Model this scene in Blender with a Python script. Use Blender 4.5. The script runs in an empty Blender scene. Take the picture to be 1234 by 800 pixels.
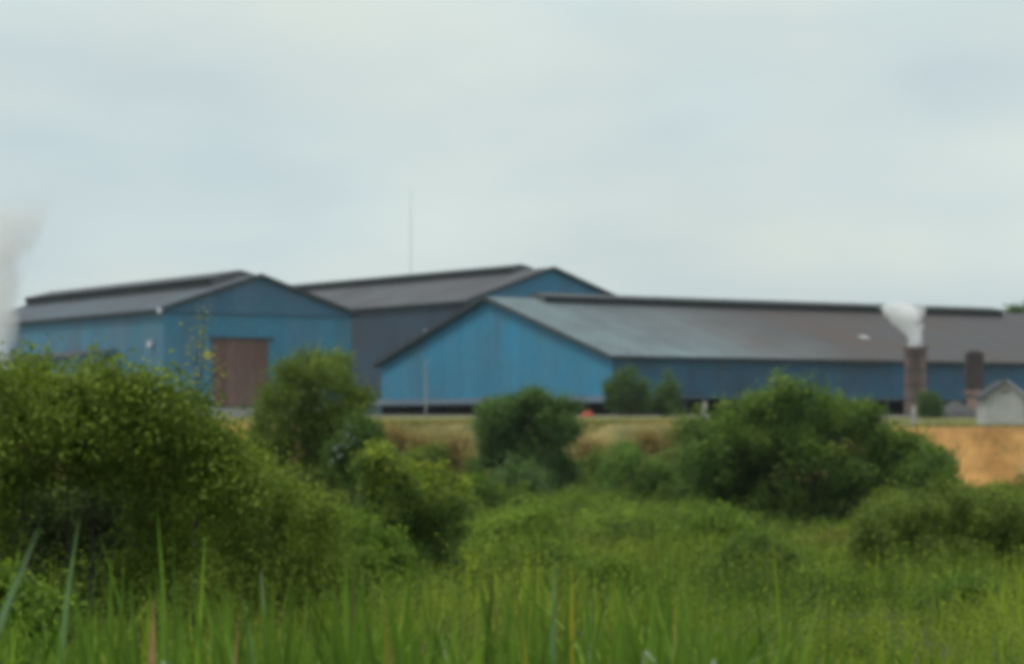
import bpy, math, random
import numpy as np
from mathutils import Vector

# ------------------------------------------------------------------ camera, world, sun
SC = bpy.context.scene
COL = SC.collection
F_PX, CX, HOR = 3340.0, 617.0, 518.0       # focal length and horizon in photo pixels (1234 wide)
CAM_Z = -1.6                               # yard level of the factory is z = 0
cam_d = bpy.data.cameras.new('camera')
cam = bpy.data.objects.new('camera', cam_d); COL.objects.link(cam)
cam.location = (0, 0, CAM_Z); cam.rotation_euler = (math.radians(90), 0, 0)
cam_d.sensor_width = 36; cam_d.lens = F_PX / 1234 * 36
cam_d.shift_y = (HOR - 400) / 1234
cam_d.clip_start = 0.1; cam_d.clip_end = 6000
cam_d.dof.use_dof = True
cam_d.dof.focus_distance = 19.0
cam_d.dof.aperture_fstop = cam_d.lens / 1000 / 0.034
SC.camera = cam

SUN_EL, SUN_AZ = math.radians(56), math.radians(-128)   # azimuth from +Y towards +X: behind and left of the camera
w = bpy.data.worlds.new('World'); SC.world = w; w.use_nodes = True
nt = w.node_tree; N = nt.nodes; L = nt.links; N.clear()
def nd(tree, typ, **kw):
    n = tree.nodes.new(typ)
    for k, v in kw.items(): setattr(n, k, v)
    return n
out = nd(nt, 'ShaderNodeOutputWorld'); bg = nd(nt, 'ShaderNodeBackground')
sky = nd(nt, 'ShaderNodeTexSky'); sky.sky_type = 'NISHITA'; sky.sun_disc = False
sky.sun_elevation = SUN_EL; sky.sun_rotation = SUN_AZ
sc_ = nd(nt, 'ShaderNodeVectorMath', operation='SCALE'); sc_.inputs['Scale'].default_value = 0.10
L.new(sky.outputs[0], sc_.inputs[0])
tc = nd(nt, 'ShaderNodeTexCoord'); mp = nd(nt, 'ShaderNodeMapping'); mp.inputs['Scale'].default_value = (3.2, 3.2, 9.0)
mp.inputs['Location'].default_value = (0.35, 0.0, 0.6)
L.new(tc.outputs['Generated'], mp.inputs[0])
n1 = nd(nt, 'ShaderNodeTexNoise'); n1.inputs['Scale'].default_value = 1.6; n1.inputs['Detail'].default_value = 4; n1.inputs['Roughness'].default_value = 0.45
n2 = nd(nt, 'ShaderNodeTexNoise'); n2.inputs['Scale'].default_value = 2.3; n2.inputs['Detail'].default_value = 3
mp2 = nd(nt, 'ShaderNodeMapping'); mp2.inputs['Location'].default_value = (4, 7, 2); mp2.inputs['Scale'].default_value = (2.6, 2.6, 6.5)
L.new(tc.outputs['Generated'], mp2.inputs[0]); L.new(mp.outputs[0], n1.inputs[0]); L.new(mp2.outputs[0], n2.inputs[0])
r1 = nd(nt, 'ShaderNodeValToRGB'); e = r1.color_ramp.elements
e[0].position = 0.36; e[0].color = (0.53, 0.63, 0.675, 1); e[1].position = 0.62; e[1].color = (0.665, 0.75, 0.735, 1)
L.new(n1.outputs[0], r1.inputs[0])
r2 = nd(nt, 'ShaderNodeValToRGB'); e = r2.color_ramp.elements
e[0].position = 0.4; e[0].color = (0.98, 1.0, 1.0, 1); e[1].position = 0.68; e[1].color = (1.09, 1.05, 0.98, 1)
L.new(n2.outputs[0], r2.inputs[0])
mm = nd(nt, 'ShaderNodeMix', data_type='RGBA', blend_type='MULTIPLY'); mm.inputs[0].default_value = 1
L.new(r1.outputs[0], mm.inputs[6]); L.new(r2.outputs[0], mm.inputs[7])
mx = nd(nt, 'ShaderNodeMix', data_type='RGBA'); mx.inputs[0].default_value = 0.93
L.new(sc_.outputs[0], mx.inputs[6]); L.new(mm.outputs[2], mx.inputs[7])
L.new(mx.outputs[2], bg.inputs[0]); bg.inputs[1].default_value = 1.04
L.new(bg.outputs[0], out.inputs[0])

sd = bpy.data.lights.new('sun', 'SUN'); sun = bpy.data.objects.new('sun', sd); COL.objects.link(sun)
sd.energy = 1.5; sd.angle = math.radians(16); sd.color = (1.0, 0.96, 0.9)
sdir = Vector((math.sin(SUN_AZ) * math.cos(SUN_EL), math.cos(SUN_AZ) * math.cos(SUN_EL), math.sin(SUN_EL)))
sun.rotation_euler = (-sdir).to_track_quat('-Z', 'Y').to_euler()

SC.render.engine = 'CYCLES'
SC.view_settings.view_transform = 'Standard'; SC.view_settings.look = 'None'
SC.view_settings.exposure = 0; SC.view_settings.gamma = 1
SC.cycles.use_denoising = True
SC.cycles.max_bounces = 24; SC.cycles.diffuse_bounces = 3; SC.cycles.volume_bounces = 24
SC.cycles.transparent_max_bounces = 8
SC.cycles.volume_step_rate = 2.0
SC.cycles.pixel_filter_type = 'BLACKMAN_HARRIS'; SC.cycles.filter_width = 5.1

rnd = random.Random(7)
R = np.random.default_rng(11)

def at(px, d):                 # sideways position of a photo column at a real distance d
    return (px - CX) * d / F_PX
def zat(py, d):                # height of a photo row at a real distance d
    return CAM_Z + (HOR - py) * d / F_PX

# ------------------------------------------------------------------ object helpers
def link(o, parent=None):
    COL.objects.link(o)
    if parent: o.parent = parent
    return o
def tag(o, label=None, cat=None, group=None, kind=None):
    for k, v in (('label', label), ('category', cat), ('group', group), ('kind', kind)):
        if v: o[k] = v
    return o
def thing(name, label, cat, loc, group=None):
    o = bpy.data.objects.new(name, None); o.location = loc; o.empty_display_size = 0.5
    link(o); return tag(o, label, cat, group)
def mesh_obj(name, verts, faces, mat, parent=None, smooth=False):
    me = bpy.data.meshes.new(name); me.from_pydata([tuple(v) for v in verts], [], faces); me.update()
    if mat: me.materials.append(mat)
    if smooth:
        for p in me.polygons: p.use_smooth = True
    return link(bpy.data.objects.new(name, me), parent)
class MB:
    def __init__(s): s.v = []; s.f = []
    def quad(s, a, b, c, d):
        n = len(s.v); s.v += [a, b, c, d]; s.f.append((n, n+1, n+2, n+3))
    def box8(s, p):            # p: 8 points, bottom ring then top ring
        n = len(s.v); s.v += list(p)
        for q in ((0,3,2,1),(4,5,6,7),(0,1,5,4),(1,2,6,5),(2,3,7,6),(3,0,4,7)): s.f.append(tuple(n+i for i in q))
    def box(s, x0, x1, y0, y1, z0, z1):
        s.box8([(x0,y0,z0),(x1,y0,z0),(x1,y1,z0),(x0,y1,z0),(x0,y0,z1),(x1,y0,z1),(x1,y1,z1),(x0,y1,z1)])
    def tube(s, pts, rads, k=8, cap=True):
        pts = [Vector(p) for p in pts]; rings = []
        for i, p in enumerate(pts):
            d = (pts[min(i+1, len(pts)-1)] - pts[max(i-1, 0)]).normalized()
            a = d.orthogonal().normalized() if i == 0 else (a - d * a.dot(d)).normalized()
            b = d.cross(a); n = len(s.v); rings.append(n)
            for j in range(k):
                t = 2*math.pi*j/k; s.v.append(p + (a*math.cos(t) + b*math.sin(t)) * rads[i])
        for r0, r1_ in zip(rings, rings[1:]):
            for j in range(k): s.f.append((r0+j, r0+(j+1)%k, r1_+(j+1)%k, r1_+j))
        if cap:
            s.f.append(tuple(rings[0]+j for j in reversed(range(k)))); s.f.append(tuple(rings[-1]+j for j in range(k)))
    def build(s, name, mat, parent=None, smooth=False): return mesh_obj(name, s.v, s.f, mat, parent, smooth)

# ------------------------------------------------------------------ materials
def new_mat(name):
    m = bpy.data.materials.new(name); m.use_nodes = True
    t = m.node_tree; b = t.nodes['Principled BSDF']; b.inputs['Roughness'].default_value = 0.75
    return m, t, b
def ramp(t, stops):
    r = nd(t, 'ShaderNodeValToRGB'); el = r.color_ramp.elements
    while len(el) < len(stops): el.new(0.5)
    for e_, (p, c) in zip(el, stops): e_.position = p; e_.color = (*c, 1)
    return r
def noise(t, scale, detail=4, rough=0.55, vec=None, mscale=None, obj=False):
    n = nd(t, 'ShaderNodeTexNoise'); n.inputs['Scale'].default_value = scale
    n.inputs['Detail'].default_value = detail; n.inputs['Roughness'].default_value = rough
    if vec is None:
        g = nd(t, 'ShaderNodeTexCoord'); vec = g.outputs['Object']
    if mscale:
        m = nd(t, 'ShaderNodeMapping'); m.inputs['Scale'].default_value = mscale; t.links.new(vec, m.inputs[0]); vec = m.outputs[0]
    t.links.new(vec, n.inputs[0]); return n
def mixc(t, fac, a, b, blend='MIX'):
    m = nd(t, 'ShaderNodeMix', data_type='RGBA', blend_type=blend)
    for sock, v in ((m.inputs[0], fac), (m.inputs[6], a), (m.inputs[7], b)):
        if isinstance(v, (int, float)): sock.default_value = v
        elif isinstance(v, tuple): sock.default_value = (*v, 1)
        else: t.links.new(v, sock)
    return m.outputs[2]
def mathn(t, op, a, b=None, clamp=False):
    m = nd(t, 'ShaderNodeMath', operation=op); m.use_clamp = clamp
    for s_, v in zip(m.inputs, (a, b)):
        if v is None: continue
        if isinstance(v, (int, float)): s_.default_value = v
        else: t.links.new(v, s_)
    return m.outputs[0]

def sheet_mat(name, base, dull, dirt, var=0.25, streak=0.5, rough=0.6, patch=(0.4, 0.62)):
    """painted or bare corrugated sheet: big weathered patches, vertical streaks, sheet to sheet variation"""
    m, t, b = new_mat(name)
    n = noise(t, 0.13, 5, 0.6); rp = ramp(t, [(patch[0], (0,0,0)), (patch[1], (1,1,1))]); t.links.new(n.outputs[0], rp.inputs[0])
    c = mixc(t, rp.outputs[0], base, dull)
    s = noise(t, 1.0, 3, 0.6, mscale=(1.3, 1.3, 0.12)); rs = ramp(t, [(0.5, (0,0,0)), (0.75, (1,1,1))]); t.links.new(s.outputs[0], rs.inputs[0])
    c = mixc(t, mathn(t, 'MULTIPLY', rs.outputs[0], streak), c, dirt)
    f = noise(t, 3.0, 2); rf = ramp(t, [(0.3, (0.86,)*3), (0.7, (1.12,)*3)]); t.links.new(f.outputs[0], rf.inputs[0])
    c = mixc(t, 1.0, c, rf.outputs[0], 'MULTIPLY')
    oi = nd(t, 'ShaderNodeObjectInfo'); rv = ramp(t, [(0, (1-var,)*3), (1, (1+var,)*3)]); t.links.new(oi.outputs['Random'], rv.inputs[0])
    c = mixc(t, 1.0, c, rv.outputs[0], 'MULTIPLY')
    t.links.new(c, b.inputs['Base Color']); b.inputs['Roughness'].default_value = rough
    return m
def plain_mat(name, col, rough=0.8, amp=0.25, scale=1.5):
    m, t, b = new_mat(name); n = noise(t, scale, 5)
    r = ramp(t, [(0.3, tuple(c*(1-amp) for c in col)), (0.7, tuple(min(1, c*(1+amp)) for c in col))])
    t.links.new(n.outputs[0], r.inputs[0]); t.links.new(r.outputs[0], b.inputs['Base Color']); b.inputs['Roughness'].default_value = rough
    return m
M = {}
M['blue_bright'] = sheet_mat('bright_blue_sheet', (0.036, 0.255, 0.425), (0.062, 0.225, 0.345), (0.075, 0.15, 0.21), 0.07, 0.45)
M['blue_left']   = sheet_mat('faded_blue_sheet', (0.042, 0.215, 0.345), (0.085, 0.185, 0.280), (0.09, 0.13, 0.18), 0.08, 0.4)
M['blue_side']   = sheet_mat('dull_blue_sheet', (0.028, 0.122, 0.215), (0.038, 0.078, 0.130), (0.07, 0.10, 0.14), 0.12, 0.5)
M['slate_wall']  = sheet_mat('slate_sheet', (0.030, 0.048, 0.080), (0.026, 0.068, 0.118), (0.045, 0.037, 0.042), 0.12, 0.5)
M['roof_brown']  = sheet_mat('brown_grey_roof_sheet', (0.085, 0.079, 0.088), (0.108, 0.110, 0.122), (0.065, 0.042, 0.038), 0.11, 0.6)
M['roof_blue']   = sheet_mat('blue_grey_roof_sheet', (0.085, 0.112, 0.142), (0.095, 0.095, 0.108), (0.06, 0.048, 0.048), 0.11, 0.6)
M['rust_door']   = sheet_mat('rusty_door_sheet', (0.165, 0.085, 0.072), (0.19, 0.125, 0.105), (0.08, 0.06, 0.058), 0.2, 0.7)
M['trim_dark']   = plain_mat('dark_trim', (0.045, 0.055, 0.062))
M['steel_dark']  = plain_mat('dark_steel', (0.05, 0.055, 0.065))
M['pale_band']   = plain_mat('pale_grey_sheet', (0.105, 0.135, 0.17), 0.6)
M['concrete']    = plain_mat('concrete', (0.34, 0.34, 0.31))
M['pale_post']   = plain_mat('pale_paint', (0.36, 0.36, 0.34))
M['grey_wall']   = plain_mat('grey_plaster', (0.43, 0.43, 0.40), 0.9, 0.15, 0.9)
M['white_metal'] = plain_mat('white_metal', (0.62, 0.62, 0.66), 0.5, 0.1)
M['red']         = plain_mat('red_canvas', (0.42, 0.075, 0.045), 0.8)
M['ash']         = plain_mat('ash', (0.085, 0.085, 0.085))
M['bark']        = plain_mat('bark', (0.06, 0.052, 0.04), 0.9, 0.35, 6)
def brick_mat(name, c1, c2, mortar):
    m, t, b = new_mat(name)
    br = nd(t, 'ShaderNodeTexBrick'); br.inputs['Color1'].default_value = (*c1, 1); br.inputs['Color2'].default_value = (*c2, 1)
    br.inputs['Mortar'].default_value = (*mortar, 1); br.inputs['Scale'].default_value = 1.0
    br.inputs['Brick Width'].default_value = 0.3; br.inputs['Row Height'].default_value = 0.1; br.inputs['Mortar Size'].default_value = 0.012
    g = nd(t, 'ShaderNodeTexCoord'); mpp = nd(t, 'ShaderNodeMapping'); mpp.inputs['Rotation'].default_value = (math.radians(90), 0, 0)
    t.links.new(g.outputs['Object'], mpp.inputs[0]); t.links.new(mpp.outputs[0], br.inputs[0])
    n = noise(t, 0.7, 4, mscale=(1, 1, 0.35)); r = ramp(t, [(0.35, (0.55,0.52,0.5)), (0.65, (1.15,1.1,1.1))]); t.links.new(n.outputs[0], r.inputs[0])
    t.links.new(mixc(t, 1.0, br.outputs[0], r.outputs[0], 'MULTIPLY'), b.inputs['Base Color']); b.inputs['Roughness'].default_value = 0.9
    return m
M['brick'] = brick_mat('brown_brick', (0.23, 0.155, 0.14), (0.17, 0.12, 0.115), (0.2, 0.18, 0.17))
M['brick_sooty'] = brick_mat('sooty_brick', (0.085, 0.066, 0.066), (0.066, 0.055, 0.06), (0.07, 0.065, 0.07))
M['brick_pink'] = brick_mat('pink_brick', (0.40, 0.24, 0.20), (0.32, 0.20, 0.17), (0.3, 0.26, 0.24))

def leaf_mat(name, transl=0.32, gain=1.0, rough=0.55):
    m, t, b = new_mat(name)
    a = nd(t, 'ShaderNodeAttribute'); a.attribute_name = 'tint'
    b.inputs['Roughness'].default_value = rough
    b.inputs['Specular IOR Level'].default_value = 0.12
    t.links.new(a.outputs['Color'], b.inputs['Base Color'])
    tr = nd(t, 'ShaderNodeBsdfTranslucent'); sh = nd(t, 'ShaderNodeMixShader'); sh.inputs[0].default_value = transl
    c = mixc(t, 1.0, a.outputs['Color'], (1.15, 1.25, 0.6), 'MULTIPLY'); t.links.new(c, tr.inputs[0])
    t.links.new(b.outputs[0], sh.inputs[1]); t.links.new(tr.outputs[0], sh.inputs[2])
    t.links.new(sh.outputs[0], t.nodes['Material Output'].inputs[0])
    return m
M['leaf'] = leaf_mat('leaf'); M['grass'] = leaf_mat('grass_blade', 0.3)

# ------------------------------------------------------------------ value noise in numpy
_NG = {}
def vnoise(x, y, scale, seed=0):
    if seed not in _NG: _NG[seed] = np.random.default_rng(100+seed).random((256, 256))
    g = _NG[seed]; x = np.asarray(x) / scale; y = np.asarray(y) / scale
    xi = np.floor(x).astype(int); yi = np.floor(y).astype(int); fx = x - xi; fy = y - yi
    fx = fx*fx*(3-2*fx); fy = fy*fy*(3-2*fy)
    a = g[xi % 256, yi % 256]; b = g[(xi+1) % 256, yi % 256]; c = g[xi % 256, (yi+1) % 256]; d = g[(xi+1) % 256, (yi+1) % 256]
    return (a*(1-fx)+b*fx)*(1-fy) + (c*(1-fx)+d*fx)*fy
def fbm(x, y, scale, seed=0, o=3):
    s = 0; amp = 1; tot = 0
    for i in range(o): s = s + amp*vnoise(x, y, scale/2**i, seed+i); tot += amp; amp *= 0.5
    return s/tot

# ------------------------------------------------------------------ terrain
def ground_z(x, y):
    x = np.asarray(x, float); y = np.asarray(y, float)
    y = y + (x*0)
    base = np.interp(y, [-3000, 4, 12, 30, 60, 100, 150, 195], [-3.2, -3.2, -3.3, -4.2, -5.0, -5.7, -6.1, -6.3])
    bank_y = 199 + 3.5*(vnoise(x, x*0, 14, 3)-0.5)*2
    t = np.clip((y - bank_y)/(6.5), 0, 1); t = t*t*(3-2*t)
    top = np.interp(x, [-40, 0, 18, 30, 45], [-1.3, -1.15, -1.2, -1.42, -1.42]) * np.clip((292-y)/75, 0, 1)
    z = base*(1-t) + top*t
    rough = (fbm(x, y, 6, 5)-0.5) * np.where(t < 0.02, 0.45, np.where(t > 0.98, 0.10, 0.9)) + (fbm(x, y, 1.8, 8)-0.5)*np.where((t > 0.02) & (t < 0.995), 0.7, 0)
    far = np.clip((y-1)/10, 0, 1) * np.clip((262-y)/20, 0, 1)
    return z + rough*far
def gz(x, y): return float(ground_z(x, y))

M_ground, t, b = new_mat('ground')
a = nd(t, 'ShaderNodeAttribute'); a.attribute_name = 'tint'
n = noise(t, 1.1, 6, 0.65); r = ramp(t, [(0.3, (0.72,)*3), (0.7, (1.25,)*3)]); t.links.new(n.outputs[0], r.inputs[0])
t.links.new(mixc(t, 1.0, a.outputs['Color'], r.outputs[0], 'MULTIPLY'), b.inputs['Base Color']); b.inputs['Roughness'].default_value = 0.95
bp = nd(t, 'ShaderNodeBump'); bp.inputs['Strength'].default_value = 0.6; bp.inputs['Distance'].default_value = 0.15
t.links.new(n.outputs[0], bp.inputs['Height']); t.links.new(bp.outputs[0], b.inputs['Normal'])

xs = np.concatenate([[-3000, -1500, -700, -350, -180, -110, -80], np.arange(-64, 72, 0.8), [80, 110, 180, 350, 700, 1500, 3000]])
ys = np.concatenate([[-600, -200, -60, -20, -8], np.arange(0, 190, 1.2), np.arange(190, 214, 0.4), np.arange(214, 270, 1.5), [290, 330, 380, 450, 600, 1000, 2000, 4000]])
XX, YY = np.meshgrid(xs, ys); ZZ = ground_z(XX, YY)
nx, ny = len(xs), len(ys)
verts = np.stack([XX, YY, ZZ], -1).reshape(-1, 3)
idx = np.arange(nx*ny).reshape(ny, nx)
faces = np.stack([idx[:-1, :-1], idx[:-1, 1:], idx[1:, 1:], idx[1:, :-1]], -1).reshape(-1, 4)
def np_mesh(name, verts, faces, mat, tint=None, parent=None, smooth=False):
    me = bpy.data.meshes.new(name); k = faces.shape[1]
    me.vertices.add(len(verts)); me.vertices.foreach_set('co', verts.astype(np.float32).ravel())
    me.loops.add(faces.size); me.loops.foreach_set('vertex_index', faces.astype(np.int32).ravel())
    me.polygons.add(len(faces)); me.polygons.foreach_set('loop_start', np.arange(0, faces.size, k, dtype=np.int32))
    if smooth: me.polygons.foreach_set('use_smooth', np.ones(len(faces), bool))
    if tint is not None:
        at_ = me.attributes.new('tint', 'FLOAT_COLOR', 'POINT')
        at_.data.foreach_set('color', np.concatenate([tint, np.ones((len(tint), 1))], 1).astype(np.float32).ravel())
    me.update(calc_edges=True)
    if mat: me.materials.append(mat)
    return link(bpy.data.objects.new(name, me), parent)
def lerp(a, b, t): return np.asarray(a)*(1-t[..., None]) + np.asarray(b)*t[..., None]
X, Y = verts[:, 0], verts[:, 1]
fld = fbm(X, Y, 9, 20); tint = lerp((0.035, 0.05, 0.015), (0.075, 0.085, 0.03), fld)
dry = fbm(X, Y*1.0, 3.2, 30); bankc = lerp((0.13, 0.12, 0.038), (0.33, 0.26, 0.095), np.clip((dry-0.35)/0.35, 0, 1))
orange = lerp((0.33, 0.160, 0.045), (0.54, 0.285, 0.090), np.clip((fbm(X, Y, 3, 34, 4)-0.3)/0.3, 0, 1))
pink = np.array((0.55, 0.36, 0.22))
orange = lerp(orange, pink, np.clip((fbm(X, Y, 3, 50)-0.52)/0.1, 0, 1) * np.clip((-3.6-verts[:, 2])/1.2, 0, 1))
om = np.clip((X - 25 + 6*(vnoise(X, Y, 3, 40)-0.5))/2, 0, 1)
om = np.maximum(om, np.clip((-14-X)/3, 0, 1)*0.9)
bankc = bankc*(1-om[:, None]) + orange*om[:, None]
bm_ = np.clip((Y-193)/3, 0, 1)
tint = tint*(1-bm_[:, None]) + bankc*bm_[:, None]
yard = np.clip((Y-210)/4, 0, 1); yardc = lerp((0.14, 0.125, 0.085), (0.22, 0.19, 0.13), fbm(X, Y, 5, 60))
tint = tint*(1-yard[:, None]) + yardc*yard[:, None]
g = np_mesh('ground', verts, faces, M_ground, tint, smooth=True); tag(g, kind='structure')

# ------------------------------------------------------------------ warehouses
PHI = math.radians(33.4)
class Frame:
    """building axes: g runs along the gable wall, r along the ridge away from it"""
    def __init__(s, x, y, gdir, rdir): s.o = (x, y); s.g = gdir; s.r = rdir
    def p(s, g_, r_, z, out_g=0, out_r=0):
        return (s.g[0]*(g_) + s.r[0]*(r_), s.g[1]*(g_) + s.r[1]*(r_), z)
def strip(name, f0, f1, n, off, mat, parent, s0, s1):
    """corrugated strip: f0(s, o), f1(s, o) give the bottom and top edge points at s pushed out by o"""
    v = []; F = []
    for i in range(n+1):
        s = s0 + (s1-s0)*i/n; o = off + (0.035 if i % 2 else 0.0)
        v += [f0(s, o), f1(s, o)]
    for i in range(n): F.append((2*i, 2*i+2, 2*i+3, 2*i+1))
    return mesh_obj(name, v, F, mat, parent)

def warehouse(root, F, W, Lr, eave, apex, mats, skirt=0.0, over=0.5, gover=0.5, mon=None, gable_step=2.0, side_step=2.5, mon_h=0.8, mon_w=2.6, gable_seam=None, door=None, gable_skirt=None):
    P = F.p
    roofz = lambda g_: eave + (apex-eave)*(1-abs(g_-W/2)/(W/2))
    gsk = skirt if gable_skirt is None else gable_skirt
    # near gable, sheet by sheet
    cuts = []; s = 0
    while s < W-0.01: cuts.append(s); s += gable_step
    cuts.append(W)
    cuts = sorted(set([round(c, 4) for c in cuts] + [round(W/2, 4)] + ([door[0], door[1]] if door else [])))
    cuts = [c for i, c in enumerate(cuts) if i == 0 or c-cuts[i-1] > 0.25]
    cuts[-1] = W
    k = 0
    for a0, a1 in zip(cuts, cuts[1:]):
        zb = gsk
        if door and a0 >= door[0]-0.26 and a1 <= door[1]+0.26: zb = door[3]
        off = 0.01*(k % 2)
        m_ = max(2, int(round((a1-a0)/0.25)))
        if gable_seam:
            strip('wall_sheet', lambda s, o: P(s, -o, zb), lambda s, o: P(s, -o, gable_seam), m_, off, mats['gable'], root, a0, a1)
            strip('wall_sheet', lambda s, o: P(s, -o, gable_seam-0.06), lambda s, o: P(s, -o, max(gable_seam+0.0, roofz(s)-0.05)), m_, off+0.06, mats['gable_top'], root, a0, a1)
        else:
            strip('wall_sheet', lambda s, o: P(s, -o, zb), lambda s, o: P(s, -o, roofz(s)-0.05), m_, off, mats['gable'], root, a0, a1)
        k += 1
    # near long wall (g = 0) or (g = W) facing the camera
    G = mats['side_g']*W; sg = -1 if mats['side_g'] == 0 else 1
    n = int(round(Lr/side_step))
    for i in range(n):
        a0, a1 = Lr*i/n, Lr*(i+1)/n
        strip('wall_sheet', lambda s, o: P(G+sg*o, s, skirt), lambda s, o: P(G+sg*o, s, eave-0.05), 10, 0.01*(i % 2), mats['side'], root, a0, a1)
    # the two walls at the back
    G2 = W-G
    strip('rear_wall', lambda s, o: P(G2-sg*o, s, 0), lambda s, o: P(G2-sg*o, s, eave-0.05), n, 0, mats['side'], root, 0, Lr)
    mb = MB(); mb.v = [P(0, Lr, 0), P(W, Lr, 0), P(W, Lr, eave-.05), P(W/2, Lr, apex-.05), P(0, Lr, eave-.05)]; mb.f = [(0,1,2,3,4)]
    mb.build('rear_gable', mats['side'], root)
    # roof sheets on both slopes
    run = W/2; slope = (apex-eave)/run
    for side in (0, 1):
        gs = lambda q: (q if side == 0 else W-q)
        R0, R1 = -gover, Lr+gover; nr = int(round((R1-R0)/side_step))
        for i in range(nr):
            a0, a1 = R0+(R1-R0)*i/nr, R0+(R1-R0)*(i+1)/nr
            up = 0.012*(i % 2)
            strip('roof_sheet', lambda s, o: P(gs(-over), s, eave-over*slope+0.06+o), lambda s, o: P(gs(W/2), s, apex+0.06+o), 10, up, mats['roof'], root, a0, a1)
    # trim: eave gutters, verge boards, gable purlins
    mb = MB()
    for side in (0, 1):
        gs = lambda q: (q if side == 0 else W-q)
        z = eave-over*slope
        mb = MB()
        a, b_ = gs(-over-0.16), gs(-over+0.04)
        mb.box8([P(a, -gover, z-0.22), P(b_, -gover, z-0.22), P(b_, Lr+gover, z-0.22), P(a, Lr+gover, z-0.22), P(a, -gover, z+0.02), P(b_, -gover, z+0.02), P(b_, Lr+gover, z+0.02), P(a, Lr+gover, z+0.02)])
        mb.build('gutter', M['trim_dark'], root)
        mb = MB()
        r0, r1_ = -gover-0.06, -gover+0.03
        lo, hi = z-0.18, apex-0.22
        mb.box8([P(gs(-over), r0, lo), P(gs(-over), r1_, lo), P(gs(W/2), r1_, hi), P(gs(W/2), r0, hi), P(gs(-over), r0, lo+0.38), P(gs(-over), r1_, lo+0.38), P(gs(W/2), r1_, hi+0.42), P(gs(W/2), r0, hi+0.42)])
        mb.build('verge_board', M['trim_dark'], root)
    # raised ridge ventilator
    if mon:
        m0, m1 = mon; hw = mon_w; zt = apex+mon_h; zl = zt - hw*slope*0.75
        for side in (0, 1):
            gs = lambda q: W/2 + (q if side else -q)
            nm = int(round((m1-m0)/side_step))
            for i in range(nm):
                a0, a1 = m0+(m1-m0)*i/nm, m0+(m1-m0)*(i+1)/nm
                strip('ridge_vent_sheet', lambda s, o: P(gs(hw), s, zl+o), lambda s, o: P(gs(0), s, zt+o), 6, 0.01*(i % 2), mats['vent'], root, a0, a1)
            gg = gs(hw-0.5); zr = apex - (hw-0.5)*slope
            mb = MB(); mb.quad(P(gg, m0, zr+0.03), P(gg, m1, zr+0.03), P(gg, m1, zl+0.16), P(gg, m0, zl+0.16)); mb.build('ridge_vent_louvre', M['trim_dark'], root)
        for r_ in (m0+0.05, m1-0.05):
            mb = MB(); mb.v = [P(W/2-hw+0.5, r_, apex-(hw-0.5)*slope), P(W/2+hw-0.5, r_, apex-(hw-0.5)*slope), P(W/2+hw-0.2, r_, zl+0.1), P(W/2, r_, zt-0.02), P(W/2-hw+0.2, r_, zl+0.1)]; mb.f = [(0,1,2,3,4)]
            mb.build('ridge_vent_end', mats['vent'], root)
    return roofz

A = (-math.sin(PHI), math.cos(PHI)); B = (math.cos(PHI), math.sin(PHI))

# --- front warehouse: gable along A, ridge along B
root = thing('warehouse', 'long low warehouse in front with bright sky-blue gable and grey-brown roof running to the right', 'warehouse', (10.87, 300.0, 0), 'blue warehouses')
FR = Frame(10.87, 300, A, B)
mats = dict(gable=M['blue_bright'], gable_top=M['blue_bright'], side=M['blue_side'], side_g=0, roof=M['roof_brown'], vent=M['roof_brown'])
M['roof_front'] = None
def front_roof_mat():
    m = sheet_mat('front_roof_sheet', (0.185, 0.245, 0.262), (0.140, 0.178, 0.200), (0.095, 0.085, 0.085), 0.10, 0.6)
    # the sheets of the near bays are newer and paler: rust grows along the building's length (object axes)
    t = m.node_tree; b = t.nodes['Principled BSDF']; src = b.inputs['Base Color'].links[0].from_socket
    g = nd(t, 'ShaderNodeTexCoord'); dp = nd(t, 'ShaderNodeVectorMath', operation='DOT_PRODUCT')
    t.links.new(g.outputs['Object'], dp.inputs[0]); dp.inputs[1].default_value = (B[0], B[1], 0)
    nn = noise(t, 0.06, 4); v = mathn(t, 'ADD', dp.outputs['Value'], mathn(t, 'MULTIPLY', nn.outputs[0], 26))
    rr = ramp(t, [(0.0, (0,0,0)), (1.0, (1,1,1))]); t.links.new(mathn(t, 'DIVIDE', mathn(t, 'SUBTRACT', v, 22), 26, True), rr.inputs[0])
    s2 = noise(t, 0.09, 4, mscale=(1, 1, 2)); r3 = ramp(t, [(0.35, (0.094, 0.062, 0.054)), (0.65, (0.080, 0.073, 0.080))]); t.links.new(s2.outputs[0], r3.inputs[0])
    t.links.new(mixc(t, rr.outputs[0], src, r3.outputs[0]), b.inputs['Base Color'])
    return m
mats['roof'] = front_roof_mat()
M['vent_dark'] = sheet_mat('dark_vent_sheet', (0.075, 0.085, 0.09), (0.085, 0.085, 0.09), (0.06, 0.055, 0.055), 0.08, 0.3)
mats['vent'] = M['vent_dark']
FW, FL, FE, FA = 48.8, 112.5, 6.57, 13.70
rz = warehouse(root, FR, FW, FL, FE, FA, mats, skirt=2.0, over=0.7, gover=0.9, mon=(6.3, 78.5), mon_h=0.72, mon_w=2.4)
P = FR.p
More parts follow.
